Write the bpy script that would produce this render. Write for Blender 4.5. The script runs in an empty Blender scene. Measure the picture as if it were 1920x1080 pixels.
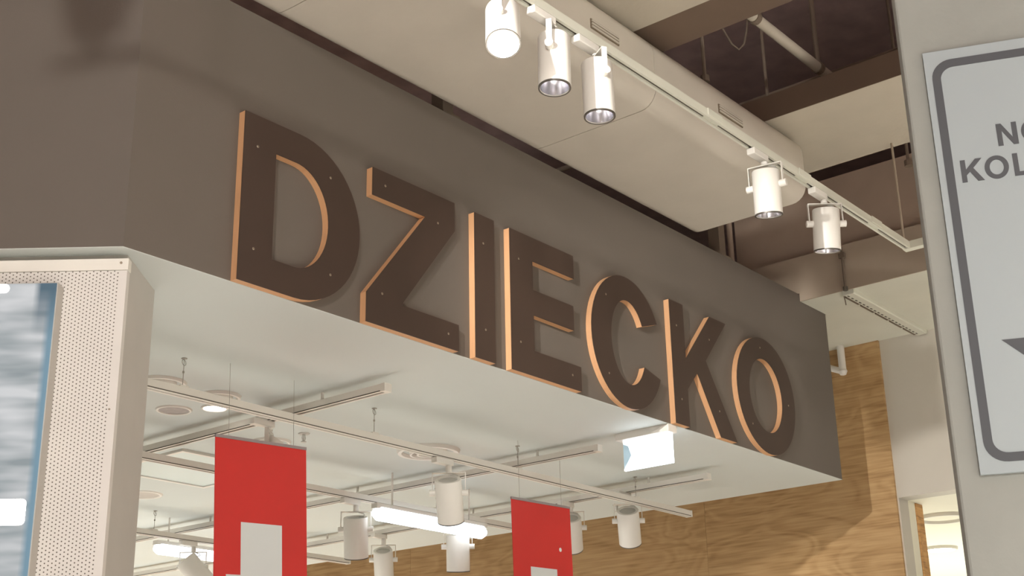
import bpy, math, random
from mathutils import Vector, Matrix

random.seed(7)
scene = bpy.context.scene
col = scene.collection
R = math.radians

# ------------------------------------------------------------------ camera
def make_camera():
    cam = bpy.data.cameras.new('camera')
    o = bpy.data.objects.new('camera', cam)
    col.objects.link(o)
    yaw, pit, rol = R(39.03976), R(19.87971), R(-1.14722)
    f = Vector((math.cos(pit) * math.cos(yaw), math.cos(pit) * math.sin(yaw), math.sin(pit)))
    r0 = Vector((math.sin(yaw), -math.cos(yaw), 0))
    u0 = r0.cross(f)
    r = r0 * math.cos(rol) + u0 * math.sin(rol)
    u = r.cross(f)
    m = Matrix((r, u, -f)).transposed().to_4x4()
    m.translation = Vector((0, 0, 1.55))
    o.matrix_world = m
    cam.sensor_width = 36
    cam.lens = 2540.816 / 1920 * 36
    cam.clip_end = 100
    scene.camera = o
make_camera()

# ------------------------------------------------------------------ world, big lights, exposure
w = bpy.data.worlds.new('hall_air')
scene.world = w
w.use_nodes = True
w.node_tree.nodes['Background'].inputs[0].default_value = (1.0, 0.95, 0.88, 1)
w.node_tree.nodes['Background'].inputs[1].default_value = 0.08

def lamp(name, kind, loc, aim, power, color, size=0.3, size_y=None, spot=None, blend=0.5, spread=180):
    d = bpy.data.lights.new(name, kind)
    d.energy = power
    d.color = color
    if kind == 'AREA':
        d.size = size
        if size_y:
            d.shape = 'RECTANGLE'
            d.size_y = size_y
        else:
            d.shape = 'DISK'
        d.spread = R(spread)
    else:
        d.shadow_soft_size = size
    if kind == 'SPOT':
        d.spot_size = R(spot)
        d.spot_blend = blend
    o = bpy.data.objects.new(name, d)
    col.objects.link(o)
    o.location = loc
    o.rotation_euler = (Vector(aim) - Vector(loc)).to_track_quat('-Z', 'Y').to_euler()
    return o

WARM = (1.0, 0.97, 0.92)
NEUT = (1.0, 0.985, 0.95)
lamp('hall_high_bay_lamp', 'AREA', (-6.6, -4.2, 5.1), (3.2, 3.1, 3.3), 570, WARM, 0.6)
lamp('hall_ceiling_fill', 'AREA', (1.3, -2.0, 4.25), (1.3, -2.0, 0), 940, WARM, 10.5, 4.0, spread=80)  # unseen broad fill in place of the hall's ceiling lamps
lamp('hall_track_spot_lamp', 'SPOT', (0.65, 1.81, 3.66), (7.25, 3.4, 2.75), 620, WARM, 0.035, spot=27, blend=0.6)
lamp('shop_ceiling_fill', 'AREA', (4.9, 8.3, 2.84), (4.9, 8.3, 0), 375, NEUT, 3.0, 3.0, spread=130)  # unseen broad fill added to light the shop

scene.view_settings.view_transform = 'Standard'
scene.view_settings.look = 'None'
scene.view_settings.gamma = 1
scene.view_settings.use_curve_mapping = False
scene.view_settings.exposure = -0.04

# ------------------------------------------------------------------ materials
def lin(c):
    return tuple(((v / 255) / 12.92 if v / 255 <= 0.04045 else ((v / 255 + 0.055) / 1.055) ** 2.4) for v in c)

def mat(name, rgb, rough=0.6, metal=0.0, var=0.06, scale=6.0, bump=0.0, bscale=60.0, stretch=None):
    m = bpy.data.materials.new(name)
    m.use_nodes = True
    nt = m.node_tree
    b = nt.nodes['Principled BSDF']
    b.inputs['Roughness'].default_value = rough
    b.inputs['Metallic'].default_value = metal
    c = lin(rgb)
    tc = nt.nodes.new('ShaderNodeTexCoord')
    src = tc.outputs['Object']
    if stretch:
        mp = nt.nodes.new('ShaderNodeMapping')
        mp.inputs['Scale'].default_value = stretch
        nt.links.new(src, mp.inputs['Vector'])
        src = mp.outputs['Vector']
    n = nt.nodes.new('ShaderNodeTexNoise')
    n.inputs['Scale'].default_value = scale
    n.inputs['Detail'].default_value = 4
    nt.links.new(src, n.inputs['Vector'])
    r = nt.nodes.new('ShaderNodeValToRGB')
    r.color_ramp.elements[0].position = 0.3
    r.color_ramp.elements[1].position = 0.7
    r.color_ramp.elements[0].color = (*[v * (1 - var) for v in c], 1)
    r.color_ramp.elements[1].color = (*[min(1, v * (1 + var)) for v in c], 1)
    nt.links.new(n.outputs['Fac'], r.inputs['Fac'])
    nt.links.new(r.outputs['Color'], b.inputs['Base Color'])
    if bump:
        n2 = nt.nodes.new('ShaderNodeTexNoise')
        n2.inputs['Scale'].default_value = bscale
        n2.inputs['Detail'].default_value = 3
        nt.links.new(src, n2.inputs['Vector'])
        bp = nt.nodes.new('ShaderNodeBump')
        bp.inputs['Strength'].default_value = bump
        bp.inputs['Distance'].default_value = 0.01
        nt.links.new(n2.outputs['Fac'], bp.inputs['Height'])
        nt.links.new(bp.outputs['Normal'], b.inputs['Normal'])
    return m

def emis(name, rgb, strength, base=(240, 240, 240)):
    m = mat(name, base, 0.4, var=0.01)
    b = m.node_tree.nodes['Principled BSDF']
    b.inputs['Emission Color'].default_value = (*lin(rgb), 1)
    b.inputs['Emission Strength'].default_value = strength
    return m

def wood_mat(name, dark, mid, light, stretch=(1.0, 0.55, 3.2), scale=2.2):
    m = bpy.data.materials.new(name)
    m.use_nodes = True
    nt = m.node_tree
    b = nt.nodes['Principled BSDF']
    b.inputs['Roughness'].default_value = 0.55
    tc = nt.nodes.new('ShaderNodeTexCoord')
    oi = nt.nodes.new('ShaderNodeObjectInfo')
    add = nt.nodes.new('ShaderNodeVectorMath')
    add.operation = 'ADD'
    sc = nt.nodes.new('ShaderNodeVectorMath')
    sc.operation = 'SCALE'
    sc.inputs['Scale'].default_value = 13.0
    nt.links.new(oi.outputs['Random'], sc.inputs[0])
    nt.links.new(tc.outputs['Object'], add.inputs[0])
    nt.links.new(sc.outputs[0], add.inputs[1])
    mp = nt.nodes.new('ShaderNodeMapping')
    mp.inputs['Scale'].default_value = stretch
    nt.links.new(add.outputs[0], mp.inputs['Vector'])
    n = nt.nodes.new('ShaderNodeTexNoise')
    n.inputs['Scale'].default_value = scale
    n.inputs['Detail'].default_value = 2.5
    n.inputs['Distortion'].default_value = 0.9
    nt.links.new(mp.outputs['Vector'], n.inputs['Vector'])
    mul = nt.nodes.new('ShaderNodeMath')
    mul.operation = 'MULTIPLY'
    mul.inputs[1].default_value = 46.0
    nt.links.new(n.outputs['Fac'], mul.inputs[0])
    sn = nt.nodes.new('ShaderNodeMath')
    sn.operation = 'SINE'
    nt.links.new(mul.outputs[0], sn.inputs[0])
    fine = nt.nodes.new('ShaderNodeTexNoise')
    fine.inputs['Scale'].default_value = 9.0
    fine.inputs['Detail'].default_value = 6.0
    mp2 = nt.nodes.new('ShaderNodeMapping')
    mp2.inputs['Scale'].default_value = (1, 0.4, 9)
    nt.links.new(add.outputs[0], mp2.inputs['Vector'])
    nt.links.new(mp2.outputs['Vector'], fine.inputs['Vector'])
    mx = nt.nodes.new('ShaderNodeMath')
    mx.operation = 'MULTIPLY_ADD'
    mx.inputs[1].default_value = 0.09
    nt.links.new(sn.outputs[0], mx.inputs[0])
    nt.links.new(fine.outputs['Fac'], mx.inputs[2])
    r = nt.nodes.new('ShaderNodeValToRGB')
    e = r.color_ramp.elements
    e[0].position, e[1].position = 0.22, 0.72
    e[0].color = (*lin(dark), 1)
    e[1].color = (*lin(light), 1)
    k = r.color_ramp.elements.new(0.45)
    k.color = (*lin(mid), 1)
    nt.links.new(mx.outputs[0], r.inputs['Fac'])
    nt.links.new(r.outputs['Color'], b.inputs['Base Color'])
    return m

def perforated_mat(name, rgb, hole):
    """Staggered punched holes, 20 x 11.5 mm lattice, in the panel's own x / z coordinates."""
    m = mat(name, rgb, 0.5, var=0.03)
    nt = m.node_tree
    b = nt.nodes['Principled BSDF']
    base = b.inputs['Base Color'].links[0].from_socket
    tc = nt.nodes.new('ShaderNodeTexCoord')
    sx = nt.nodes.new('ShaderNodeSeparateXYZ')
    nt.links.new(tc.outputs['Object'], sx.inputs[0])
    def M(op, a, c=None, d=None):
        n = nt.nodes.new('ShaderNodeMath')
        n.operation = op
        for i, v in enumerate((a, c, d)):
            if v is None:
                continue
            if isinstance(v, (int, float)):
                n.inputs[i].default_value = v
            else:
                nt.links.new(v, n.inputs[i])
        return n.outputs[0]
    def lattice(off):
        ds = []
        for out, p in ((sx.outputs['X'], 0.020), (sx.outputs['Z'], 0.0115)):
            q = M('FRACT', M('MULTIPLY_ADD', out, 1 / p, 100 + off))
            q = M('MULTIPLY', M('SUBTRACT', q, 0.5), p)
            ds.append(M('MULTIPLY', q, q))
        return M('LESS_THAN', M('SQRT', M('ADD', ds[0], ds[1])), 0.0021)
    holes = M('MAXIMUM', lattice(0.0), lattice(0.5))
    inside = M('LESS_THAN', sx.outputs['X'], -0.016)
    holes = M('MULTIPLY', holes, inside)
    mix = nt.nodes.new('ShaderNodeMix')
    mix.data_type = 'RGBA'
    nt.links.new(holes, mix.inputs['Factor'])
    nt.links.new(base, mix.inputs['A'])
    mix.inputs['B'].default_value = (*lin(hole), 1)
    nt.links.new(mix.outputs['Result'], b.inputs['Base Color'])
    return m

def screen_mat(name):
    """A lit screen: out-of-focus horizontal bands with a blue strip at its right edge."""
    m = bpy.data.materials.new(name)
    m.use_nodes = True
    nt = m.node_tree
    b = nt.nodes['Principled BSDF']
    b.inputs['Base Color'].default_value = (0.02, 0.02, 0.02, 1)
    b.inputs['Roughness'].default_value = 0.25
    tc = nt.nodes.new('ShaderNodeTexCoord')
    sx = nt.nodes.new('ShaderNodeSeparateXYZ')
    nt.links.new(tc.outputs['Object'], sx.inputs[0])
    mp = nt.nodes.new('ShaderNodeMapping')
    mp.inputs['Scale'].default_value = (5.0, 1.0, 26.0)
    nt.links.new(tc.outputs['Object'], mp.inputs['Vector'])
    n = nt.nodes.new('ShaderNodeTexNoise')
    n.inputs['Scale'].default_value = 1.0
    n.inputs['Detail'].default_value = 1.5
    nt.links.new(mp.outputs['Vector'], n.inputs['Vector'])
    r = nt.nodes.new('ShaderNodeValToRGB')
    e = r.color_ramp.elements
    e[0].position, e[1].position = 0.32, 0.68
    e[0].color = (*lin((140, 150, 154)), 1)
    e[1].color = (*lin((206, 208, 210)), 1)
    nt.links.new(n.outputs['Fac'], r.inputs['Fac'])
    edge = nt.nodes.new('ShaderNodeMapRange')
    edge.inputs['From Min'].default_value = -0.030
    edge.inputs['From Max'].default_value = -0.012
    nt.links.new(sx.outputs['X'], edge.inputs['Value'])
    mix = nt.nodes.new('ShaderNodeMix')
    mix.data_type = 'RGBA'
    nt.links.new(edge.outputs[0], mix.inputs['Factor'])
    nt.links.new(r.outputs['Color'], mix.inputs['A'])
    mix.inputs['B'].default_value = (*lin((112, 146, 164)), 1)
    # darker slate corner at the top
    tz = nt.nodes.new('ShaderNodeMapRange')
    tz.inputs['From Min'].default_value = -0.17
    tz.inputs['From Max'].default_value = -0.02
    nt.links.new(sx.outputs['Z'], tz.inputs['Value'])
    tx = nt.nodes.new('ShaderNodeMapRange')
    tx.inputs['From Min'].default_value = -0.066
    tx.inputs['From Max'].default_value = -0.046
    nt.links.new(sx.outputs['X'], tx.inputs['Value'])
    tm = nt.nodes.new('ShaderNodeMath')
    tm.operation = 'MULTIPLY'
    nt.links.new(tz.outputs[0], tm.inputs[0])
    nt.links.new(tx.outputs[0], tm.inputs[1])
    mix2 = nt.nodes.new('ShaderNodeMix')
    mix2.data_type = 'RGBA'
    nt.links.new(tm.outputs[0], mix2.inputs['Factor'])
    nt.links.new(mix.outputs['Result'], mix2.inputs['A'])
    mix2.inputs['B'].default_value = (*lin((72, 100, 116)), 1)
    nt.links.new(mix2.outputs['Result'], b.inputs['Emission Color'])
    b.inputs['Emission Strength'].default_value = 1.0
    return m

M = {
    'fascia': mat('taupe_wall_paint', (98, 90, 82), 0.7, var=0.03, scale=3, bump=0.05, bscale=220),
    'soffit': mat('white_ceiling_paint', (200, 205, 201), 0.75, var=0.015, scale=2),
    'cream': mat('cream_plaster', (207, 206, 192), 0.8, var=0.03, scale=4, bump=0.08, bscale=40),
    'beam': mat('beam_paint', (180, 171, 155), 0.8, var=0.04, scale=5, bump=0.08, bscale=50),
    'duct': mat('duct_wrap', (197, 189, 176), 0.7, var=0.04, scale=3.5, bump=0.15, bscale=14),
    'plenum': mat('dark_plenum_paint', (172, 146, 144), 0.9, var=0.15),
    'conduit': mat('plenum_conduit', (112, 98, 84), 0.7, var=0.08),
    'bulk': mat('bulkhead_board', (164, 146, 130), 0.8, var=0.05, scale=5),
    'kick': mat('bulkhead_lower_board', (166, 151, 134), 0.8, var=0.04, scale=5),
    'brown': mat('brown_plate_and_beam_shade', (104, 86, 72), 0.85, var=0.06, scale=5),  # brown of the flat plate, also painted shade on the beams' near faces
    'greywall': mat('grey_wall_paint', (202, 196, 184), 0.75, var=0.03, scale=3),
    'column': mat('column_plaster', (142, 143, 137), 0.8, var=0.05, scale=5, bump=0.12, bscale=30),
    'floor': mat('floor_stone', (203, 200, 195), 0.6, var=0.05, scale=1.5),
    'wallhall': mat('hall_wall_paint', (200, 194, 184), 0.8, var=0.03),
    'letter': mat('brown_letter_laminate', (61, 46, 37), 0.55, var=0.05, scale=8),
    'ply': mat('plywood_edge', (202, 154, 112), 0.6, var=0.12, scale=10, stretch=(1, 60, 1)),
    'screw': mat('screw_steel', (150, 138, 122), 0.35, 0.8),
    'white': mat('white_powder_coat', (224, 220, 212), 0.45, var=0.01),
    'track': mat('track_aluminium', (222, 217, 208), 0.5, var=0.01),
    'slot': mat('track_slot', (88, 82, 72), 0.7),
    'wire': mat('steel_wire', (150, 144, 134), 0.5, 0.1),
    'grille': mat('grille_shadow', (120, 106, 88), 0.8),
    'reflector': mat('lamp_reflector', (232, 232, 240), 0.22, 0.85, var=0.02),
    'rim': mat('lamp_rim', (96, 92, 86), 0.4, 0.5),
    'cap': mat('lamp_cap_grey', (186, 183, 176), 0.6),
    'red': mat('red_banner_print', (195, 42, 37), 0.55, var=0.03, scale=4),
    'bwhite': mat('banner_white_print', (204, 207, 206), 0.6, var=0.01),
    'rail': mat('banner_rail_grey', (140, 128, 128), 0.5),
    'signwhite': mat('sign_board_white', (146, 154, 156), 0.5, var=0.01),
    'signedge': mat('sign_board_edge', (222, 224, 226), 0.4, var=0.01),
    'signdark': mat('sign_ink', (60, 62, 66), 0.55, var=0.03),
    'trim': mat('panel_trim_white', (226, 222, 213), 0.5, var=0.02),
    'perf': perforated_mat('perforated_panel', (216, 212, 206), (104, 97, 88)),
    'pillar': mat('pillar_board', (186, 182, 175), 0.75, var=0.03),
    'screen': screen_mat('lit_screen'),
    'tubeon': emis('fluorescent_glow', (235, 245, 255), 3.6),
    'lampon': emis('lamp_glow', (255, 248, 240), 60),
    'downon': emis('downlight_glow', (255, 250, 240), 8),
    'exiton': emis('sign_light_box', (228, 242, 255), 3.2),
    'exitdim': emis('sign_light_box_mark', (150, 180, 195), 0.55, (170, 190, 200)),
    'panel': emis('dim_light_panel', (214, 226, 220), 0.16, (190, 200, 196)),
    'room': mat('bright_room_white', (236, 232, 214), 0.7, var=0.01),
    'wood': wood_mat('plywood_panel', (157, 121, 78), (180, 145, 99), (195, 161, 115), (1.0, 0.9, 2.4), 1.6),
    'woodpost': wood_mat('wood_post', (150, 106, 58), (196, 146, 88), (212, 164, 104), (1, 1, 3)),
    'diffuser': mat('grey_diffuser', (186, 180, 172), 0.6),
    'lens': mat('downlight_lens', (150, 143, 142), 0.35, 0.0, var=0.15, scale=30),
}

# ------------------------------------------------------------------ mesh helpers
class B:
    def __init__(s):
        s.v, s.f = [], []
    def add(s, vs, fs):
        o = len(s.v)
        s.v += [tuple(p) for p in vs]
        s.f += [tuple(i + o for i in f) for f in fs]
        return s
    def box(s, a, b):
        x0, y0, z0 = a
        x1, y1, z1 = b
        return s.add([(x0, y0, z0), (x1, y0, z0), (x1, y1, z0), (x0, y1, z0), (x0, y0, z1), (x1, y0, z1), (x1, y1, z1), (x0, y1, z1)],
                     [(0, 3, 2, 1), (4, 5, 6, 7), (0, 1, 5, 4), (1, 2, 6, 5), (2, 3, 7, 6), (3, 0, 4, 7)])
    def prism(s, pts, fn, t0, t1):
        """pts 2D, fn(p, t) -> 3D."""
        n = len(pts)
        vs = [fn(p, t0) for p in pts] + [fn(p, t1) for p in pts]
        fs = [tuple(range(n))[::-1], tuple(range(n, 2 * n))]
        fs += [(i, (i + 1) % n, n + (i + 1) % n, n + i) for i in range(n)]
        return s.add(vs, fs)
    def ring(s, outer, inner, fn, t0, t1):
        n = len(outer)
        vs = [fn(p, t0) for p in outer] + [fn(p, t0) for p in inner] + [fn(p, t1) for p in outer] + [fn(p, t1) for p in inner]
        fs = []
        for i in range(n):
            j = (i + 1) % n
            fs += [(i, n + i, n + j, j), (2 * n + i, 2 * n + j, 3 * n + j, 3 * n + i), (i, j, 2 * n + j, 2 * n + i), (n + i, 3 * n + i, 3 * n + j, n + j)]
        return s.add(vs, fs)
    def lathe(s, prof, mtx=None, n=28):
        """prof: list of (r, z) from one end to the other, r = 0 closes."""
        vs, fs, rows = [], [], []
        for r, z in prof:
            if r < 1e-6:
                rows.append([len(vs)])
                vs.append(Vector((0, 0, z)))
            else:
                rows.append(list(range(len(vs), len(vs) + n)))
                vs += [Vector((r * math.cos(2 * math.pi * k / n), r * math.sin(2 * math.pi * k / n), z)) for k in range(n)]
        for a, b in zip(rows, rows[1:]):
            for k in range(n):
                j = (k + 1) % n
                if len(a) == 1 and len(b) == 1:
                    continue
                if len(a) == 1:
                    fs.append((a[0], b[k], b[j]))
                elif len(b) == 1:
                    fs.append((a[k], b[0], a[j]))
                else:
                    fs.append((a[k], b[k], b[j], a[j]))
        if mtx is not None:
            vs = [mtx @ p for p in vs]
        return s.add(vs, fs)
    def cyl(s, p0, p1, r, n=12, r2=None):
        p0, p1 = Vector(p0), Vector(p1)
        d = p1 - p0
        q = d.to_track_quat('Z', 'Y').to_matrix().to_4x4()
        q.translation = p0
        return s.lathe([(0, 0), (r, 0), (r if r2 is None else r2, d.length), (0, d.length)], q, n)
    def tube(s, pts, r, n=8):
        pts = [Vector(p) for p in pts]
        rings = []
        vs = []
        for i, p in enumerate(pts):
            d = (pts[min(i + 1, len(pts) - 1)] - pts[max(i - 1, 0)]).normalized()
            q = d.to_track_quat('Z', 'Y').to_matrix()
            rings.append(range(len(vs), len(vs) + n))
            vs += [p + q @ Vector((r * math.cos(2 * math.pi * k / n), r * math.sin(2 * math.pi * k / n), 0)) for k in range(n)]
        fs = [tuple(rings[0])[::-1], tuple(rings[-1])]
        for a, b in zip(rings, rings[1:]):
            fs += [(a[k], a[(k + 1) % n], b[(k + 1) % n], b[k]) for k in range(n)]
        return s.add(vs, fs)
    def build(s, name, m, parent=None, smooth=False, bevel=0.0):
        me = bpy.data.meshes.new(name)
        me.from_pydata(s.v, [], s.f)
        import bmesh
        bm = bmesh.new()
        bm.from_mesh(me)
        bmesh.ops.recalc_face_normals(bm, faces=bm.faces)
        bm.to_mesh(me)
        bm.free()
        me.materials.append(M[m] if isinstance(m, str) else m)
        if smooth:
            for p in me.polygons:
                p.use_smooth = True
        o = bpy.data.objects.new(name, me)
        col.objects.link(o)
        if parent:
            o.parent = parent
        if smooth:
            md = o.modifiers.new('edges', 'EDGE_SPLIT')
            md.split_angle = R(35)
        if bevel:
            md = o.modifiers.new('bevel', 'BEVEL')
            md.width = bevel
            md.segments = 2
            md.limit_method = 'ANGLE'
        return o

def tag(o, label, cat, group=None):
    o['label'] = label
    o['category'] = cat
    if group:
        o['group'] = group
    return o

def struct(o, label=None):
    o['kind'] = 'structure'
    if label:
        o['label'] = label
    return o

def thing(name, loc, label, cat, group=None, rotz=0.0):
    o = bpy.data.objects.new(name, None)
    o.empty_display_size = 0.05
    col.objects.link(o)
    o.location = loc
    o.rotation_euler = (0, 0, rotz)
    return tag(o, label, cat, group)

# ------------------------------------------------------------------ the setting
Y0, ZS, ZT = 3.124, 3.0, 3.96          # fascia plane, soffit height, fascia top
CX, XE = 2.093, 6.588                  # near corner and far end of the fascia
A = R(129.1)
DX, DY = math.cos(A), math.sin(A)      # along the angled wall, away from the corner
NX, NY = -0.776, -0.631                # its outward normal
XW, ZL = 7.25, 3.92                    # plywood wall, lower ceiling

struct(B().box((-9, -9, -0.1), (17, 13, 0)).build('floor', 'floor'))
struct(B().box((-9, -9, 6.2), (17, 13, 6.3)).build('ceiling_slab', 'plenum'), 'dark slab above the open ceiling void')
struct(B().box((-9.2, -9, 0), (-9, 13, 6.2)).build('wall_left', 'wallhall'))
struct(B().box((-9, -9.2, 0), (17, -9, 6.2)).build('wall_right', 'wallhall'))
struct(B().box((-9, 13, 0), (17, 13.2, 6.2)).build('wall_back', 'wallhall'))

# fascia board and the angled wall beside it (20 mm boards)
L2 = 3.2
t = 0.03
struct(B().box((CX, Y0, ZS), (XE, Y0 + t, ZT)).build('wall_front', 'fascia'), 'taupe fascia above the shop ceiling carrying the big letters')
p = [(CX, Y0), (CX + DX * L2, Y0 + DY * L2), (CX + DX * L2 - NX * t, Y0 + DY * L2 - NY * t), (CX + 0.012, Y0 + t)]
struct(B().prism(p, lambda q, z: (q[0], q[1], z), ZS, 4.6).build('wall_corner', 'fascia'), 'angled taupe wall left of the big letters')
# shop ceiling
p = [(CX, Y0), (XE, Y0), (XE, 12.9), (-4.0, 12.9), (-4.0, Y0 + (CX + 4.0) * math.tan(math.pi - A))]
struct(B().prism(p, lambda q, z: (q[0], q[1], z), ZS - 0.002, ZS - 0.0002).build('ceiling', 'soffit'), 'white shop ceiling under the fascia')

# far wall: door opening to the floor, plywood boards beside it
YD0, YD1, ZD = 2.05, 3.108, 2.993
p = [(-9, 0), (YD0, 0), (YD0, ZD), (YD1, ZD), (YD1, 0), (13, 0), (13, 4.6), (-9, 4.6)]
wf = struct(B().prism(p, lambda q, x: (x, q[0], q[1]), XW, XW + 0.12).build('wall_far', 'greywall'), 'grey end wall with plywood boards and a bright doorway')
y = 3.116
k = 0
while y < 12.5:
    for z0, z1 in ((0, 2.498), (2.5, ZL)):
        B().box((XW - 0.018, y + 0.0008, z0), (XW, y + 1.2492, z1)).build('plywood_board', 'wood', wf)
    y += 1.25
# lower ceiling and the bulkhead above it
p = [(6.30, -9), (XW, -9), (XW, 6.0), (6.60, 6.0), (6.60, 3.122), (6.30, 3.122)]
struct(B().prism(p, lambda q, z: (q[0], q[1], z), ZL, ZL + 0.05).build('ceiling_lower', 'cream'), 'cream lower ceiling strip in front of the plywood wall')
bk = struct(B().box((6.33, -9, ZL + 0.05), (6.40, 3.50, 4.585)).build('wall_bulkhead', 'bulk'), 'brown bulkhead above the lower ceiling')
p = [(-9, ZL - 0.001), (3.121, ZL - 0.001), (3.121, 3.965), (3.5, 3.965), (3.5, 4.17), (-9, 4.17)]
B().prism(p, lambda q, x: (x, q[0], q[1]), 6.292, 6.30).build('edge_board', 'kick', bk)
p = [(-9, ZL + 0.051), (3.5, ZL + 0.051), (3.5, 4.17), (-9, 4.17)]
B().prism(p, lambda q, x: (x, q[0], q[1]), 6.30, 6.33).build('backing_board', 'kick', bk)

# bright room behind the doorway
struct(B().box((XW + 0.12, 0.5, ZD), (16.5, 9.0, ZD + 0.05)).build('ceiling_room', 'room'), 'white ceiling seen through the doorway')
struct(B().box((16.5, 0.5, 0), (16.6, 9, ZD)).build('wall_room', 'room'))
struct(B().box((XW + 0.12, YD1, 0), (XW + 0.21, YD1 + 0.08, ZD)).build('trim_1', 'room'), 'white reveal on the left of the doorway')
tag(B().box((7.47, YD1 - 0.004, 0), (7.56, YD1 + 0.10, ZD - 0.002)).build('wooden_post', 'woodpost'), 'pale wooden post inside the bright doorway', 'post')
lamp('room_fill', 'AREA', (10.0, 3.8, 0.8), (10.0, 3.8, 5), 120, (1.0, 0.97, 0.84), 3.0)  # unseen upward fill added to brighten the room ceiling

# ------------------------------------------------------------------ ceiling void: beams, duct, conduits
def beam(x0, x1, z0, z1, label, y0=-6.0, y1=2.9):
    o = thing('ceiling_beam', ((x0 + x1) / 2, 0, z0), label, 'beam', 'beams across the ceiling void')
    h_ = (x1 - x0) / 2
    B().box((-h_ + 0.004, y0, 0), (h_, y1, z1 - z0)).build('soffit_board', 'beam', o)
    B().box((-h_, y0, 0.0), (-h_ + 0.004, y1, z1 - z0)).build('side_shade_board', 'brown', o)  # near face coloured dark to stand for its shade
    return o
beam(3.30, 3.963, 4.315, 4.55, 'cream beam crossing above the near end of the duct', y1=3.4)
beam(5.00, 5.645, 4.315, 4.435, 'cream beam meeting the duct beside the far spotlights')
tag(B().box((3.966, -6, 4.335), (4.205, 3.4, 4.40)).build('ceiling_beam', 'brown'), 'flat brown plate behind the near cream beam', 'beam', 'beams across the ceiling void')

def rounded(y0, y1, z0, z1, r, n=7):
    pts = []
    for cy, cz, a0 in ((y1 - r, z0 + r, -90), (y1 - r, z1 - r, 0), (y0 + r, z1 - r, 90), (y0 + r, z0 + r, 180)):
        for k in range(n):
            a = R(a0 + 90 * k / (n - 1))
            pts.append((cy + r * math.cos(a), cz + r * math.sin(a)))
    return pts
du = thing('air_duct', (4.0, 2.85, 4.0), 'wide cream air duct running above the fascia letters', 'duct')
yL, yR_, zb, zt = 3.165, 2.525, 4.0, 4.31
edges = [2.28, 2.62, 4.03, 5.262]
for i in range(3):
    pr = rounded(yR_ - 2.85, yL - 2.85, 0, zt - 4.0, 0.075)
    B().prism(pr, lambda q, x: (x - 4.0, q[0], q[1]), edges[i] + 0.002, edges[i + 1] - 0.002).build('duct_section', 'duct', du, smooth=True)
for i in range(1, 3):
    pr = rounded(yR_ - 2.85 + 0.003, yL - 2.85 - 0.003, 0.003, zt - 4.003, 0.075)
    B().prism(pr, lambda q, x: (x - 4.0, q[0], q[1]), edges[i] - 0.01, edges[i] + 0.01).build('joint_collar', 'duct', du, smooth=True)
for x0, x1 in ((3.605, 3.785), (4.51, 4.705)):
    g = B().box((x0 - 4, yR_ - 2.85 - 0.004, 0.155), (x1 - 4, yR_ - 2.85 + 0.004, 0.195)).build('vent_grille', 'grille', du)
    for zz in (0.163, 0.175, 0.187):
        B().box((x0 - 4 + 0.004, yR_ - 2.85 - 0.008, zz - 0.003), (x1 - 4 - 0.004, yR_ - 2.85 - 0.004, zz + 0.003)).build('slat', 'duct', g)

pi = thing('steel_pipe', (4.9, 2.375, 4.6), 'pale straight pipe slanting across the dark ceiling void', 'pipe')
B().cyl((-2.2, 0, 0), (0.66, 0, 0), 0.024, 14).build('pipe', 'beam', pi, smooth=True)
for dx in (-0.28, 0.3):
    B().cyl((dx, 0, 0.02), (dx, 0, 1.55), 0.012, 8).build('hanger_rod', 'conduit', pi)
    B().cyl((dx - 0.015, 0, 0), (dx + 0.015, 0, 0), 0.03, 14).build('clamp', 'conduit', pi)
tag(B().cyl((5.6, -5, 4.778), (5.6, 4.5, 4.778), 0.014, 10).build('conduit', 'conduit', smooth=True), 'thin horizontal conduit in the dark ceiling void', 'conduit')
rods = [(4.15, 2.62, 'thick pale hanger rod nearest the near beam'), (4.55, 2.60, 'thin hanger rod beside the looped cable'),
        (5.15, 2.62, 'hanger rod left of the slanting pipe'), (5.95, 2.30, 'hanger rod in the black gap above the bulkhead')]
for x, yy, lab in rods:
    h = thing('hanger_rod', (x, yy, 4.7), lab, 'rod', 'rods hanging in the ceiling void')
    B().cyl((0, 0, -0.35), (0, 0, 1.5), 0.014 if 'thick' in lab else 0.008, 8).build('rod', 'conduit', h)
    B().cyl((0, 0, -0.36), (0, 0, -0.33), 0.02, 10).build('nut', 'conduit', h)
pts = [(4.75 + 0.12 * math.sin(k / 10 * math.pi) + 0.02 * k, 2.75 - 0.02 * k, 5.2 - 0.5 * math.sin(k / 10 * math.pi)) for k in range(11)]
tag(B().tube(pts, 0.005, 6).build('looped_cable', 'conduit'), 'thin cable looping down in the dark void', 'cable')
# framing seen in the gap behind the fascia
for x, lab in ((5.62, 'grey stud behind the fascia top past the duct end'), (3.55, 'bracket in the dark gap above the letter I')):
    s_ = thing('support_stud', (x, Y0 + 0.09, 4.0), lab, 'stud')
    B().box((-0.03, -0.03, -0.5), (0.03, 0.03, 0.4)).build('stud', 'conduit', s_)
    B().box((-0.05, -0.05, -0.06), (0.05, -0.03, 0.0)).build('clip', 'conduit', s_)
dp = thing('drain_pipe', (6.27, 3.50, 3.9), 'vertical pale pipe at the left end of the bulkhead', 'pipe')
B().cyl((0, 0, -0.4), (0, 0, 1.2), 0.016, 12).build('pipe', 'bulk', dp, smooth=True)
B().cyl((0, 0, 0.28), (0, 0, 0.31), 0.022, 12).build('clamp', 'conduit', dp)

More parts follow.
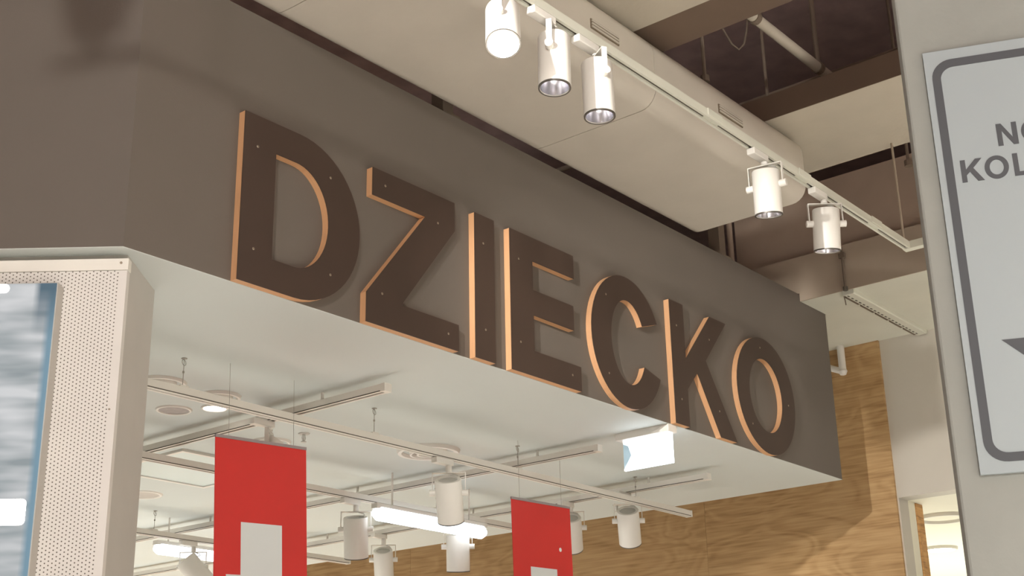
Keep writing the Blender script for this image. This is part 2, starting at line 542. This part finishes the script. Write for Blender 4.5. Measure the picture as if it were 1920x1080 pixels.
# ------------------------------------------------------------------ the big letters
FT = 0.03
def lx(x0):
    return lambda q, d: (q[0] - x0, -d, q[1])
def ell(cx, cz, rx, rz, a0, a1, n):
    return [(cx + rx * math.cos(R(a0 + (a1 - a0) * k / n)), cz + rz * math.sin(R(a0 + (a1 - a0) * k / n))) for k in range(n + 1)]
def letter(ch, label, shape, screws, x0):
    o = thing('sign_letter', (x0, Y0, ZS), label, 'letter', 'wooden letters on the fascia')
    fn = lx(x0)
    for nm, m, d0, d1 in (('letter_core', 'ply', 0.0, FT - 0.003), ('face_panel', 'letter', FT - 0.003, FT)):
        b = B()
        if shape[0] == 'poly':
            b.prism(shape[1], fn, d0, d1)
        else:
            b.ring(shape[1], shape[2], fn, d0, d1)
        b.build(nm, m, o)
    for sx_, sz_ in screws:
        B().lathe([(0, 0.0012), (0.0035, 0.0012), (0.005, 0)], Matrix.Translation((sx_ - x0, -FT, sz_)) @ Matrix.Rotation(R(90), 4, 'X'), 10).build('screw', 'screw', o)
    return o
def dring(xl, xs, xr, z0, z1, n=28):
    pts = []
    nl = 10
    pts += [(xl + (xs - xl) * k / nl, z0) for k in range(nl)]
    pts += ell(xs, (z0 + z1) / 2, xr - xs, (z1 - z0) / 2, -90, 90, n)
    pts += [(xs + (xl - xs) * k / nl, z1) for k in range(1, nl)]
    pts += [(xl, z1 + (z0 - z1) * k / nl) for k in range(nl)]
    return pts
letter('D', 'big dark brown letter D, first of the word DZIECKO',
       ('ring', dring(2.482, 2.715, 2.998, 0, 0.575), dring(2.616, 2.705, 2.854, 0.102, 0.468)),
       [(2.539, .467), (2.857, .465), (2.541, .116), (2.868, .119)], 2.482)
letter('Z', 'big dark brown letter Z, second of the word DZIECKO',
       ('poly', [(3.035, 0), (3.505, 0), (3.505, .1), (3.205, .1), (3.485, .462), (3.485, .575), (3.055, .575), (3.055, .47), (3.325, .47), (3.035, .106)]),
       [(3.118, .523), (3.393, .466), (3.110, .117), (3.449, .054)], 3.035)
letter('I', 'big dark brown letter I, third of the word DZIECKO',
       ('poly', [(3.598, 0), (3.712, 0), (3.712, .575), (3.598, .575)]), [(3.648, .462), (3.656, .119)], 3.598)
letter('E', 'big dark brown letter E, fourth of the word DZIECKO',
       ('poly', [(3.807, 0), (4.248, 0), (4.248, .102), (3.947, .102), (3.947, .248), (4.21, .248), (4.21, .353), (3.947, .353), (3.947, .474), (4.22, .474), (4.22, .575), (3.807, .575)]),
       [(3.861, .461), (3.863, .12), (4.189, .057)], 3.807)
letter('C', 'big dark brown letter C, fifth of the word DZIECKO',
       ('poly', ell(4.594, .291, .262, .294, 27, 336, 48) + ell(4.600, .29, .128, .188, 332, 31, 48)),
       [(4.445, .467), (4.444, .12)], 4.332)
letter('K', 'big dark brown letter K, sixth of the word DZIECKO',
       ('poly', [(4.94, 0), (5.053, 0), (5.053, .175), (5.145, .27), (5.318, 0), (5.462, 0), (5.225, .345), (5.432, .575), (5.285, .575), (5.053, .318), (5.053, .575), (4.94, .575)]),
       [(4.99, .461), (5.27, .458), (4.998, .118), (5.318, .123)], 4.94)
letter('O', 'big dark brown letter O, last of the word DZIECKO',
       ('ring', ell(5.785, .291, .282, .294, 0, 360, 56)[:-1], ell(5.778, .29, .160, .186, 0, 360, 56)[:-1]),
       [(5.754, .53), (6.0, .282), (5.622, .121)], 5.503)

# ------------------------------------------------------------------ perforated pillar with a screen, lower left
pil = thing('clad_pillar', (CX, Y0, 0), 'white perforated pillar under the angled wall', 'pillar', rotz=math.atan2(-DY, -DX))
# local x runs to the right along the front, local y goes into the pillar
B().box((-1.5, 0.065, 0), (-0.004, 0.37, ZS)).build('pillar_core', 'pillar', pil)
B().box((-1.5, 0.037, 0), (0.006, 0.064, 2.94)).build('perforated_panel', 'perf', pil)
tr = B().box((-1.5, 0.033, 2.941), (0.009, 0.064, 2.976)).build('top_trim', 'trim', pil, bevel=0.001)
B().cyl((-0.012, 0.0335, 2.962), (-0.012, 0.0315, 2.962), 0.004, 10).build('screw', 'screw', tr)
B().cyl((-0.012, 0.0375, 2.53), (-0.012, 0.0355, 2.53), 0.003, 10).build('screw', 'screw', pil)
scn = thing('wall_screen', (CX, Y0, 0), 'tall lit screen with cream edge mounted on the perforated pillar', 'screen', rotz=math.atan2(-DY, -DX))
B().box((-0.80, -0.012, 1.6), (-0.171, 0.037, 2.889)).build('screen_case', 'pillar', scn)
sg = B().box((-0.625, -0.003, -1.285), (-0.003, 0.0, -0.003)).build('screen_glass', 'screen', scn)
sg.location = (-0.171, -0.0122, 2.889)
for nm, s0, s1, z0, z1 in (('picture_highlight', -0.30, -0.025, -0.685, -0.615), ('picture_highlight', -0.30, -0.135, -0.03, -0.004)):
    B().prism(rounded(s0, s1, z0, z1, 0.012), lambda q, t_: (q[0], t_, q[1]), -0.0045, -0.003).build(nm, 'downon', sg)

# ------------------------------------------------------------------ hanging tracks in the shop
def xtrack(y, x0, x1, z0, label, hangers, h=0.032, w_=0.036, cap1=True):
    o = thing('lighting_track', (x0, y, z0), label, 'track', 'lighting tracks under the shop ceiling')
    L = x1 - x0
    B().prism([(-w_/2, 0), (-0.008, 0), (-0.008, 0.012), (0.008, 0.012), (0.008, 0), (w_/2, 0), (w_/2, h), (-w_/2, h)], lambda q, t_: (t_, q[0], q[1]), 0, L).build('track_rail', 'track', o)
    B().box((0.004, -0.0078, 0.008), (L - 0.004, 0.0078, 0.0119)).build('track_slot', 'slot', o)
    B().box((0.002, -w_/2 - 0.0006, 0.002), (L - 0.002, -w_/2, 0.0055)).build('edge_groove', 'slot', o)
    for e in (0, L):
        B().box((e - 0.006, -w_/2 - 0.001, -0.001), (e + 0.006, w_/2 + 0.001, h + 0.001)).build('end_cap', 'track', o)
    for hx in hangers:
        xx = hx - x0
        B().box((xx - 0.018, -0.012, h), (xx + 0.018, 0.012, h + 0.008)).build('hanger_clip', 'track', o)
        B().cyl((xx, 0, h + 0.008), (xx, 0, ZS - z0), 0.0013, 6).build('hanger_wire', 'wire', o)
        B().cyl((xx, 0, ZS - z0 - 0.004), (xx, 0, ZS - z0), 0.011, 12).build('ceiling_hook', 'wire', o)
        B().tube([(xx + 0.008 * math.cos(2*math.pi*k/14), 0.003*math.sin(2*math.pi*k/14), ZS - z0 - 0.018 + 0.012 * math.sin(2*math.pi*k/14)) for k in range(15)], 0.0013, 5).build('hook_loop', 'wire', o)
        B().cyl((xx, 0, h + 0.055), (xx, 0, h + 0.063), 0.004, 8).build('cable_grip', 'wire', o)
    return o
def ytrack(x, y0, y1, z0, label, h=0.03, w_=0.036):
    o = thing('lighting_track', (x, y0, z0), label, 'track', 'lighting tracks under the shop ceiling')
    L = y1 - y0
    B().prism([(-w_/2, 0), (-0.008, 0), (-0.008, 0.012), (0.008, 0.012), (0.008, 0), (w_/2, 0), (w_/2, h), (-w_/2, h)], lambda q, t_: (q[0], t_, q[1]), 0, L).build('track_rail', 'track', o)
    B().box((-0.0078, 0.004, 0.008), (0.0078, L - 0.004, 0.0119)).build('track_slot', 'slot', o)
    B().box((-w_/2 - 0.0006, 0.002, 0.001), (-w_/2, L - 0.002, 0.0045)).build('edge_groove', 'slot', o)
    for e in (0, L):
        B().box((-w_/2 - 0.001, e - 0.012, -0.001), (w_/2 + 0.001, e + 0.012, h + 0.001)).build('end_cap', 'track', o)
    for k in range(3):
        yy = 0.35 + k * 1.2
        B().cyl((0, yy, h), (0, yy, ZS - z0), 0.006, 8).build('ceiling_bolt', 'track', o)
ZTR = 2.855
xtrack(3.872, 2.55, 6.25, ZTR, 'long front lighting track hung on thin wires below the ceiling', (2.888, 3.856, 4.792, 5.75))
xtrack(4.80, 2.9, 6.1, ZTR, 'second lighting track behind the red banners', (3.1, 5.25))
xtrack(6.34, 3.6, 6.1, ZTR, 'rearmost lighting track by the tilted glowing lamp', (4.6,))
ytrack(3.545, 3.50, 8.5, 2.935, 'cross track nearest the pillar close to the ceiling')
ytrack(4.925, 3.51, 8.5, 2.935, 'middle cross track ending left of the lit exit box')
ytrack(5.812, 3.48, 8.5, 2.935, 'farthest cross track ending right of the lit exit box')

# ------------------------------------------------------------------ spotlights
CAMR = R(-51.0)      # arms spread across the view
def spotlight(loc, label, group, tilt=20, az=CAMR, r=0.058, up=0.06, down=0.13, lit=False, spread=0.0, stem=0.03, pz=None, adx=-0.04, roll=0.0, twist=0.0):
    o = thing('track_spotlight', loc, label, 'spotlight', group)
    B().box((adx - 0.055, -0.017, -0.026), (adx + 0.055, 0.017, 0.0)).build('track_adapter', 'white', o, bevel=0.003)
    B().cyl((0, 0, -0.026), (0, 0, -0.026 - stem), 0.014, 12).build('swivel', 'white', o, smooth=True)
    zc = -0.026 - stem
    pz = pz or zc - up - 0.028
    M0 = Matrix.Rotation(az, 4, 'Z')
    ax = r + 0.012
    yk = B()
    for a, b in (((-ax - 0.003, -0.009, zc - 0.004), (ax + 0.003, 0.009, zc)),):
        yk.box(a, b)
    yk.box((-ax - 0.003, -0.009, pz - 0.012), (-ax, 0.009, zc - 0.004))
    yk.box((ax, -0.009, pz - 0.012), (ax + 0.003, 0.009, zc - 0.004))
    yk.v = [tuple(M0 @ Vector(p_)) for p_ in yk.v]
    yk.build('yoke', 'white', o)
    for s_ in (-1, 1):
        B().cyl(M0 @ Vector((s_ * (r - 0.002), 0, pz)), M0 @ Vector((s_ * (ax + 0.014), 0, pz)), 0.014, 12).build('tilt_knob', 'white', o, smooth=True)
    BM = Matrix.Translation((0, 0, pz)) @ M0 @ Matrix.Rotation(R(roll), 4, 'Y') @ Matrix.Rotation(R(tilt), 4, 'X')
    hs = B().lathe([(r * 0.72, up - 0.006), (r * 0.74, up), (r * 0.96, up), (r, up - 0.004), (r, -down + 0.004), (r * 0.98, -down), (r * 0.90, -down), (r * 0.88, -down + 0.01), (r * 0.88, -down + 0.06)], BM, 36)
    hs = hs.build('lamp_housing', 'white', o, smooth=True)
    B().lathe([(0, up - 0.005), (r * 0.74, up - 0.005)], BM, 28).build('rear_cap', 'cap', hs)
    B().lathe([(r * 0.90, -down - 0.001), (r * 1.0, -down - 0.001), (r * 1.0, -down + 0.004), (r*0.9, -down + 0.004)], BM, 36).build('lamp_rim', 'rim', hs, smooth=True)
    B().lathe([(r * 0.88, -down + 0.003), (r * 0.78, -down + 0.03), (r * 0.5, -down + 0.055), (r * 0.3, -down + 0.06)], BM, 32).build('reflector', 'lampon' if lit else 'reflector', hs, smooth=True)
    B().lathe([(0, -down + 0.052), (r * 0.3, -down + 0.06)], BM, 20).build('bulb', 'lampon' if lit else 'diffuser', hs, smooth=True)
    if lit:
        B().lathe([(0, -down - 0.026), (r * 0.45, -down - 0.023), (r * 0.75, -down - 0.013), (r * 0.9, -down)], BM, 32).build('glare_dome', 'lampon', hs, smooth=True)  # glowing dome added to widen the lit lamp's glare
    pts_ = [M0 @ Vector((0.012 + 0.03 * math.sin(k / 8 * math.pi), 0.004, zc - 0.004 - k / 8 * (zc - 0.004 - pz - up))) for k in range(9)]
    B().tube(pts_, 0.0025, 6).build('lamp_cable', 'cap', o)
    return o
SG = 'white spotlights in the shop'
spotlight((4.315, 3.872, ZTR), 'white spotlight on the front track above the long fluorescent', SG, tilt=30, roll=-3)
spotlight((4.665, 4.80, ZTR), 'white spotlight just right of the left red banner', SG, tilt=20, r=0.060, down=0.14)
spotlight((5.42, 4.80, ZTR), 'white spotlight half hidden below the long fluorescent', SG, tilt=12, r=0.062)
spotlight((5.812, 3.968, 2.935), 'white spotlight near the right end of the front track', SG, tilt=36, roll=-6, stem=0.03)
spotlight((5.812, 4.34, 2.935), 'white spotlight partly behind the right red banner', SG, tilt=38, roll=-4, stem=0.02)
spotlight((5.812, 5.74, 2.935), 'low white spotlight cut by the picture bottom, left of the long fluorescent', SG, tilt=33, stem=0.035)
spotlight((3.545, 4.16, 2.935), 'white spotlight mostly behind the top of the left red banner', SG, tilt=35, az=R(40), r=0.045, down=0.09, stem=0.012)
spotlight((4.88, 6.34, ZTR), 'strongly tilted white spotlight left of the left red banner', SG, tilt=10, roll=-42, r=0.062, lit=False)

UG = 'spotlights on the upper track'
YU, ZU = 2.233, 3.79
spotlight((2.735, YU, ZU), 'glaring lit spotlight at the top of the picture', UG, tilt=-4, roll=24, r=0.052, lit=True, stem=0.006, adx=-0.06, down=0.11, az=R(30))
spotlight((2.985, YU, ZU), 'unlit spotlight right beside the glaring one', UG, tilt=0, roll=4, r=0.051, stem=0.006, adx=-0.06, az=R(25), down=0.125)
spotlight((3.215, YU, ZU), 'unlit spotlight third from the left on the upper track', UG, tilt=0, roll=2, r=0.051, stem=0.004, adx=-0.06, az=R(58), down=0.135)
spotlight((4.315, YU, ZU), 'first of the two far spotlights, in front of the duct end', UG, tilt=8, roll=3, r=0.053, stem=0.012, adx=-0.05, az=R(-80), down=0.115)
spotlight((4.805, YU, ZU), 'last spotlight on the upper track, in front of the brown bulkhead', UG, tilt=10, roll=1, r=0.055, stem=0.016, adx=-0.05, down=0.115)
lamp('upper_spot_lamp', 'SPOT', (2.725, 2.232, 3.52), (2.6, 2.1, 0), 40, (1, 0.96, 0.9), 0.04, spot=60)

ut = thing('upper_track', (0.70, YU, ZU), 'long cream lighting track hung below the duct', 'track')
B().prism([(-0.017, 0), (-0.007, 0), (-0.007, 0.012), (0.007, 0.012), (0.007, 0), (0.017, 0), (0.017, 0.032), (-0.017, 0.032)], lambda q, t_: (t_, q[0], q[1]), 0, 4.945).build('track_rail', 'cream', ut)
B().box((0.01, -0.0068, 0.008), (4.93, 0.0068, 0.0118)).build('track_slot', 'slot', ut)
B().box((4.92, -0.9, -0.002), (4.96, 0.02, 0.034)).build('cross_rail', 'cream', ut, bevel=0.002)
for xx in (0.6, 4.90):
    B().cyl((xx, 0.0, 0.03), (xx, 0.0, 0.9), 0.006, 8).build('hanger_rod', 'kick', ut)
for xx in (3.23, 3.92, 4.58):
    B().box((xx - 0.05, -0.02, 0.006), (xx + 0.05, 0.02, 0.036)).build('joint_sleeve', 'cream', ut, bevel=0.002)

db = thing('shadow_box', (0.84, YU, ZU + 0.036), 'unseen box added on the upper track to cast a wall shadow', 'box')  # box added out of view to cast the fixture shadow on the angled wall
B().box((-0.065, -0.045, 0.045), (0.065, 0.045, 0.12)).build('box_body', 'white', db, bevel=0.004)
B().box((-0.085, -0.05, 0.12), (0.085, 0.05, 0.26)).build('box_lid', 'white', db, bevel=0.004)
B().box((-0.02, -0.015, 0.0), (0.02, 0.015, 0.045)).build('foot', 'white', db)

# ------------------------------------------------------------------ red banners
def banner(xl, zt_, rot, label, yb, crosstop, armdrop, width=0.432, bar=0.192, arm=0.065, wires=(0.06, 0.37), height=1.0, offs=0.118):
    o = thing('red_banner', (xl, yb, zt_), label, 'banner', 'red banners with a white cross')
    o.rotation_euler = (0, R(-rot), 0)
    B().box((0, -0.0015, -height), (width, 0.0015, -0.006)).build('banner_cloth', 'red', o)
    B().box((0, -0.004, -0.008), (width, 0.004, 0.003)).build('top_rail', 'rail', o)
    a, b_ = offs, offs + bar
    z0, z1 = -crosstop, -crosstop - armdrop
    pts_ = [(a, z0), (b_, z0), (b_, z1), (b_ + arm, z1), (b_ + arm, z1 - bar), (b_, z1 - bar), (b_, z1 - bar - armdrop), (a, z1 - bar - armdrop), (a, z1 - bar), (a - arm, z1 - bar), (a - arm, z1), (a, z1)]
    B().prism(pts_, lambda q, t_: (q[0], t_, q[1]), -0.0024, -0.0015).build('white_cross', 'bwhite', o)
    for wx in wires:
        B().cyl((wx, 0, 0.003), (wx + 0.004, 0, ZS - zt_ - 0.004), 0.0008, 6).build('banner_wire', 'wire', o)
    return o
banner(2.990, 2.722, 3.0, 'red banner with a white cross at left, in front of the pillar-side tracks', 3.80, 0.302, 0.186)
b2 = banner(4.649, 2.729, 1.6, 'red banner with a white cross at right, in front of the plywood wall', 3.80, 0.297, 0.186, offs=0.12)
B().lathe([(0, 0.001), (0.008, 0.001), (0.010, 0)], Matrix.Translation((0.345, -0.0015, -0.205)) @ Matrix.Rotation(R(90), 4, 'X'), 12).build('eyelet', 'bwhite', b2)

# ------------------------------------------------------------------ ceiling fittings
def ringlight(x, yy, r, label, cat, inner, name='recessed_downlight', rings=1, depth=0.006):
    o = thing(name, (x, yy, ZS - 0.002), label, cat)
    B().lathe([(r * 0.80, -0.001), (r * 0.84, -depth), (r * 0.95, -depth), (r, 0.0)], None, 40).build('trim_ring', 'white', o, smooth=True)
    for k in range(1, rings):
        q = 0.8 - 0.22 * k
        B().lathe([(r * (q - 0.09), -0.002), (r * (q - 0.06), -depth * 1.4), (r * q, -depth * 1.4), (r * (q + 0.03), -0.002)], None, 40).build('diffuser_ring', 'white', o, smooth=True)
    B().lathe([(0, -0.002), (r * 0.81, -0.0015)], None, 40).build('light_disc', inner, o)
    return o
ringlight(3.022, 4.19, 0.10, 'round white ceiling diffuser beside the pillar above the front track', 'diffuser', 'soffit', 'air_diffuser', 2, 0.010)
ringlight(3.306, 4.48, 0.075, 'grey recessed downlight beside the pillar, unlit', 'downlight', 'lens')
ringlight(3.30, 4.18, 0.085, 'round white ceiling ring just behind the front track left of the glowing downlight', 'diffuser', 'soffit', 'air_diffuser', 2, 0.012)
ringlight(3.40, 4.335, 0.056, 'small glowing downlight under the front track', 'downlight', 'downon')
ringlight(4.573, 4.232, 0.15, 'large round ceiling diffuser of nested rings above the front spotlight', 'diffuser', 'soffit', 'air_diffuser', 3, 0.016)
ringlight(4.265, 6.006, 0.11, 'grey round ceiling speaker beside the pillar below the light panel', 'speaker', 'diffuser', 'ceiling_speaker', 1, 0.006)
ringlight(3.95, 4.62, 0.09, 'pale round ceiling ring behind the top of the left red banner', 'diffuser', 'soffit', 'air_diffuser', 2, 0.01)
def sprinkler(x, yy, label):
    o = thing('sprinkler', (x, yy, ZS - 0.002), label, 'sprinkler', 'ceiling sprinklers')
    B().lathe([(0, -0.004), (0.024, -0.004), (0.026, 0)], None, 20).build('escutcheon', 'cap', o, smooth=True)
    for s_ in (-1, 1):
        B().tube([(s_ * 0.006, 0, -0.004), (s_ * 0.010, 0, -0.02), (s_ * 0.004, 0, -0.036)], 0.002, 6).build('frame_arm', 'cap', o)
    B().cyl((0, 0, -0.036), (0, 0, -0.040), 0.012, 14).build('deflector', 'cap', o)
    B().cyl((0, 0, -0.004), (0, 0, -0.036), 0.002, 6).build('bulb', 'wire', o)
sprinkler(3.949, 4.401, 'small sprinkler above the right corner of the left banner')
sprinkler(6.312, 4.382, 'small sprinkler beside the spotlight near the plywood wall')
lp = thing('light_panel', (4.06, 5.31, ZS - 0.002), 'dim square light panel in the ceiling beside the left red banner', 'light panel')
B().ring([(-.30, -.30), (.30, -.30), (.30, .30), (-.30, .30)], [(-.28, -.28), (.28, -.28), (.28, .28), (-.28, .28)], lambda q, z: (q[0], q[1], z), -0.012, 0).build('panel_frame', 'white', lp)
B().box((-.28, -.28, -.006), (.28, .28, -.001)).build('panel_diffuser', 'panel', lp)

ex = thing('exit_sign', (4.954, 3.26, ZS), 'glowing white light box hanging from the ceiling below letter K', 'sign')
B().box((-0.035, -0.135, -0.034), (0.035, 0.150, 0.0)).build('housing', 'white', ex, bevel=0.003)
pan = B().box((-0.006, -0.130, -0.170), (0.006, 0.127, -0.034)).build('light_panel', 'exiton', ex)
B().prism([(0.126, -0.048), (0.126, -0.162), (0.085, -0.105), (0.100, -0.06)], lambda q, x: (x, q[0], q[1]), -0.0075, -0.006).build('printed_mark', 'exitdim', pan)

def tube(x0, x1, yy, z, r, label):
    o = thing('fluorescent_lamp', (x0, yy, z), label, 'lamp', 'glowing fluorescent lamps')
    L = x1 - x0
    B().lathe([(0, 0), (r * 0.6, 0.004), (r, 0.03), (r, L - 0.03), (r * 0.6, L - 0.004), (0, L)], Matrix.Rotation(R(90), 4, 'Y'), 20).build('tube', 'tubeon', o, smooth=True)
    B().box((0.0, -0.02, r * 0.6), (L, 0.02, r + 0.012)).build('batten', 'white', o)
    for xx in (0.15 * L, 0.85 * L):
        B().cyl((xx, 0, r), (xx, 0, ZS - z - 0.002), 0.005, 8).build('bracket', 'white', o)
tube(4.68, 5.51, 4.69, 2.781, 0.036, 'long glowing fluorescent lamp between the two red banners')
tube(4.70, 5.30, 6.46, 2.815, 0.033, 'short glowing fluorescent lamp left of the left red banner')

# ------------------------------------------------------------------ lower ceiling fittings, far right
vt = thing('slotted_channel', (6.30, 2.85, ZL), 'cream slotted channel fixed under the lower ceiling', 'channel')
B().prism([(-0.035, 0), (-0.035, -0.02), (-0.03, -0.025), (0.022, -0.025), (0.027, -0.02), (0.027, 0)], lambda q, x: (x, q[0], q[1]), 0.0, 0.93).build('channel_body', 'cream', vt)
for k in range(20):
    B().box((0.02 + k * 0.045, 0.006, -0.0262), (0.042 + k * 0.045, 0.014, -0.025)).build('slot', 'slot', vt)
for k in range(5):
    B().box((0.05 + k * 0.18, 0.028, -0.022), (0.20 + k * 0.18, 0.040, -0.004)).build('clip_strip', 'conduit', vt)
B().tube([(0.03, 0.035, -0.02), (0.05, 0.04, -0.035), (0.055, 0.04, -0.06)], 0.003, 6).build('cable_end', 'conduit', vt)
rd = thing('threaded_rod', (6.27, 2.845, 3.92), 'thin dark rod in front of the bulkhead above the slotted channel', 'rod')
B().cyl((0, 0, -0.01), (0, 0, 0.23), 0.007, 8).build('rod', 'conduit', rd)
B().box((-0.012, -0.016, 0.17), (0.012, 0.016, 0.195)).build('bracket', 'conduit', rd)
B().cyl((0, 0, -0.012), (0, 0, 0.008), 0.014, 8).build('nut', 'slot', rd)
el = thing('white_elbow_pipe', (7.19, 3.335, ZL), 'short white elbow pipe below the lower ceiling at the plywood wall', 'pipe')
B().cyl((0, 0, 0), (0, 0, -0.15), 0.022, 14).build('down_pipe', 'white', el, smooth=True)
B().lathe([(0, -0.026), (0.018, -0.02), (0.027, 0), (0.018, 0.02), (0, 0.026)], Matrix.Translation((0, 0, -0.155)), 16).build('elbow', 'white', el, smooth=True)
B().cyl((0, 0, -0.155), (0, 0.12, -0.10), 0.019, 14).build('branch_pipe', 'white', el, smooth=True)

# doorway fittings
def roomlight(x, yy, r, inner, label, nm):
    o = thing(nm, (x, yy, ZD), label, 'light')
    B().lathe([(r * 0.8, -0.004), (r * 0.86, -0.02), (r * 0.97, -0.02), (r, 0)], None, 36).build('trim_ring', 'white', o, smooth=True)
    B().lathe([(0, -0.006), (r * 0.82, -0.004)], None, 36).build('light_disc', inner, o)
roomlight(8.02, 3.17, 0.16, 'room', 'large pale ring on the ceiling inside the doorway', 'ceiling_ring')
roomlight(9.18, 3.68, 0.12, 'downon', 'round glowing light on the ceiling inside the doorway', 'ceiling_light')

# ------------------------------------------------------------------ column and notice board, right
SD = Vector((0.3820, -0.9241, 0))
SN = Vector((-0.9241, -0.3820, 0))
ang = math.atan2(SD.y, SD.x)
cm = thing('plaster_column', (2.820, 1.023, 0), 'pale plastered column carrying the notice board', 'column', rotz=ang)
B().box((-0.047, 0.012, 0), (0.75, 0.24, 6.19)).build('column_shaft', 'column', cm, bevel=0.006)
nb = thing('notice_board', (2.820, 1.023, 2.134), 'white board with dark rounded border and lettering on the column', 'sign', rotz=ang)
W, H = 0.62, 1.011
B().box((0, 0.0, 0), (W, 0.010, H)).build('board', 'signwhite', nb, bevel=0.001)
def rr(x0, x1, z0, z1, r, n=9):
    return rounded(x0, x1, z0, z1, r, n)
flat = lambda q, d: (q[0], -d, q[1])
B().ring(rr(0.015, W - 0.015, 0.024, H - 0.027, 0.046), rr(0.034, W - 0.034, 0.043, H - 0.047, 0.030), flat, 0.0, 0.0012).build('border', 'signdark', nb)
def glyph(pts, x, z, inner=None):
    b = B()
    if inner:
        b.ring([(x + p_[0], z + p_[1]) for p_ in pts], [(x + p_[0], z + p_[1]) for p_ in inner], flat, 0.0, 0.0012)
    else:
        b.prism([(x + p_[0], z + p_[1]) for p_ in pts], flat, 0.0, 0.0012)
    b.build('printed_character', 'signdark', nb)
h = 0.055
N_ = [(0, 0), (.011, 0), (.011, .037), (.033, 0), (.044, 0), (.044, h), (.033, h), (.033, .018), (.011, h), (0, h)]
K_ = [(0, 0), (.011, 0), (.011, .017), (.019, .025), (.034, 0), (.048, 0), (.027, .033), (.047, h), (.033, h), (.011, .031), (.011, h), (0, h)]
L_ = [(0, 0), (.036, 0), (.036, .0095), (.011, .0095), (.011, h), (0, h)]
O_o = ell(.026, h / 2, .026, .0285, 0, 360, 32)[:-1]
O_i = ell(.026, h / 2, .0150, .0185, 0, 360, 32)[:-1]
zb_ = -2.134
glyph(N_, 0.137, 2.880 + zb_)
glyph(O_o, 0.189, 2.880 + zb_, O_i)
glyph(K_, 0.049, 2.802 + zb_)
glyph(O_o, 0.100, 2.802 + zb_, O_i)
glyph(L_, 0.162, 2.802 + zb_)
B().prism([(0.082, 2.424 + zb_), (W - 0.082, 2.424 + zb_), (W / 2, 2.21 + zb_)], flat, 0.0, 0.0012).build('down_arrow', 'signdark', nb)
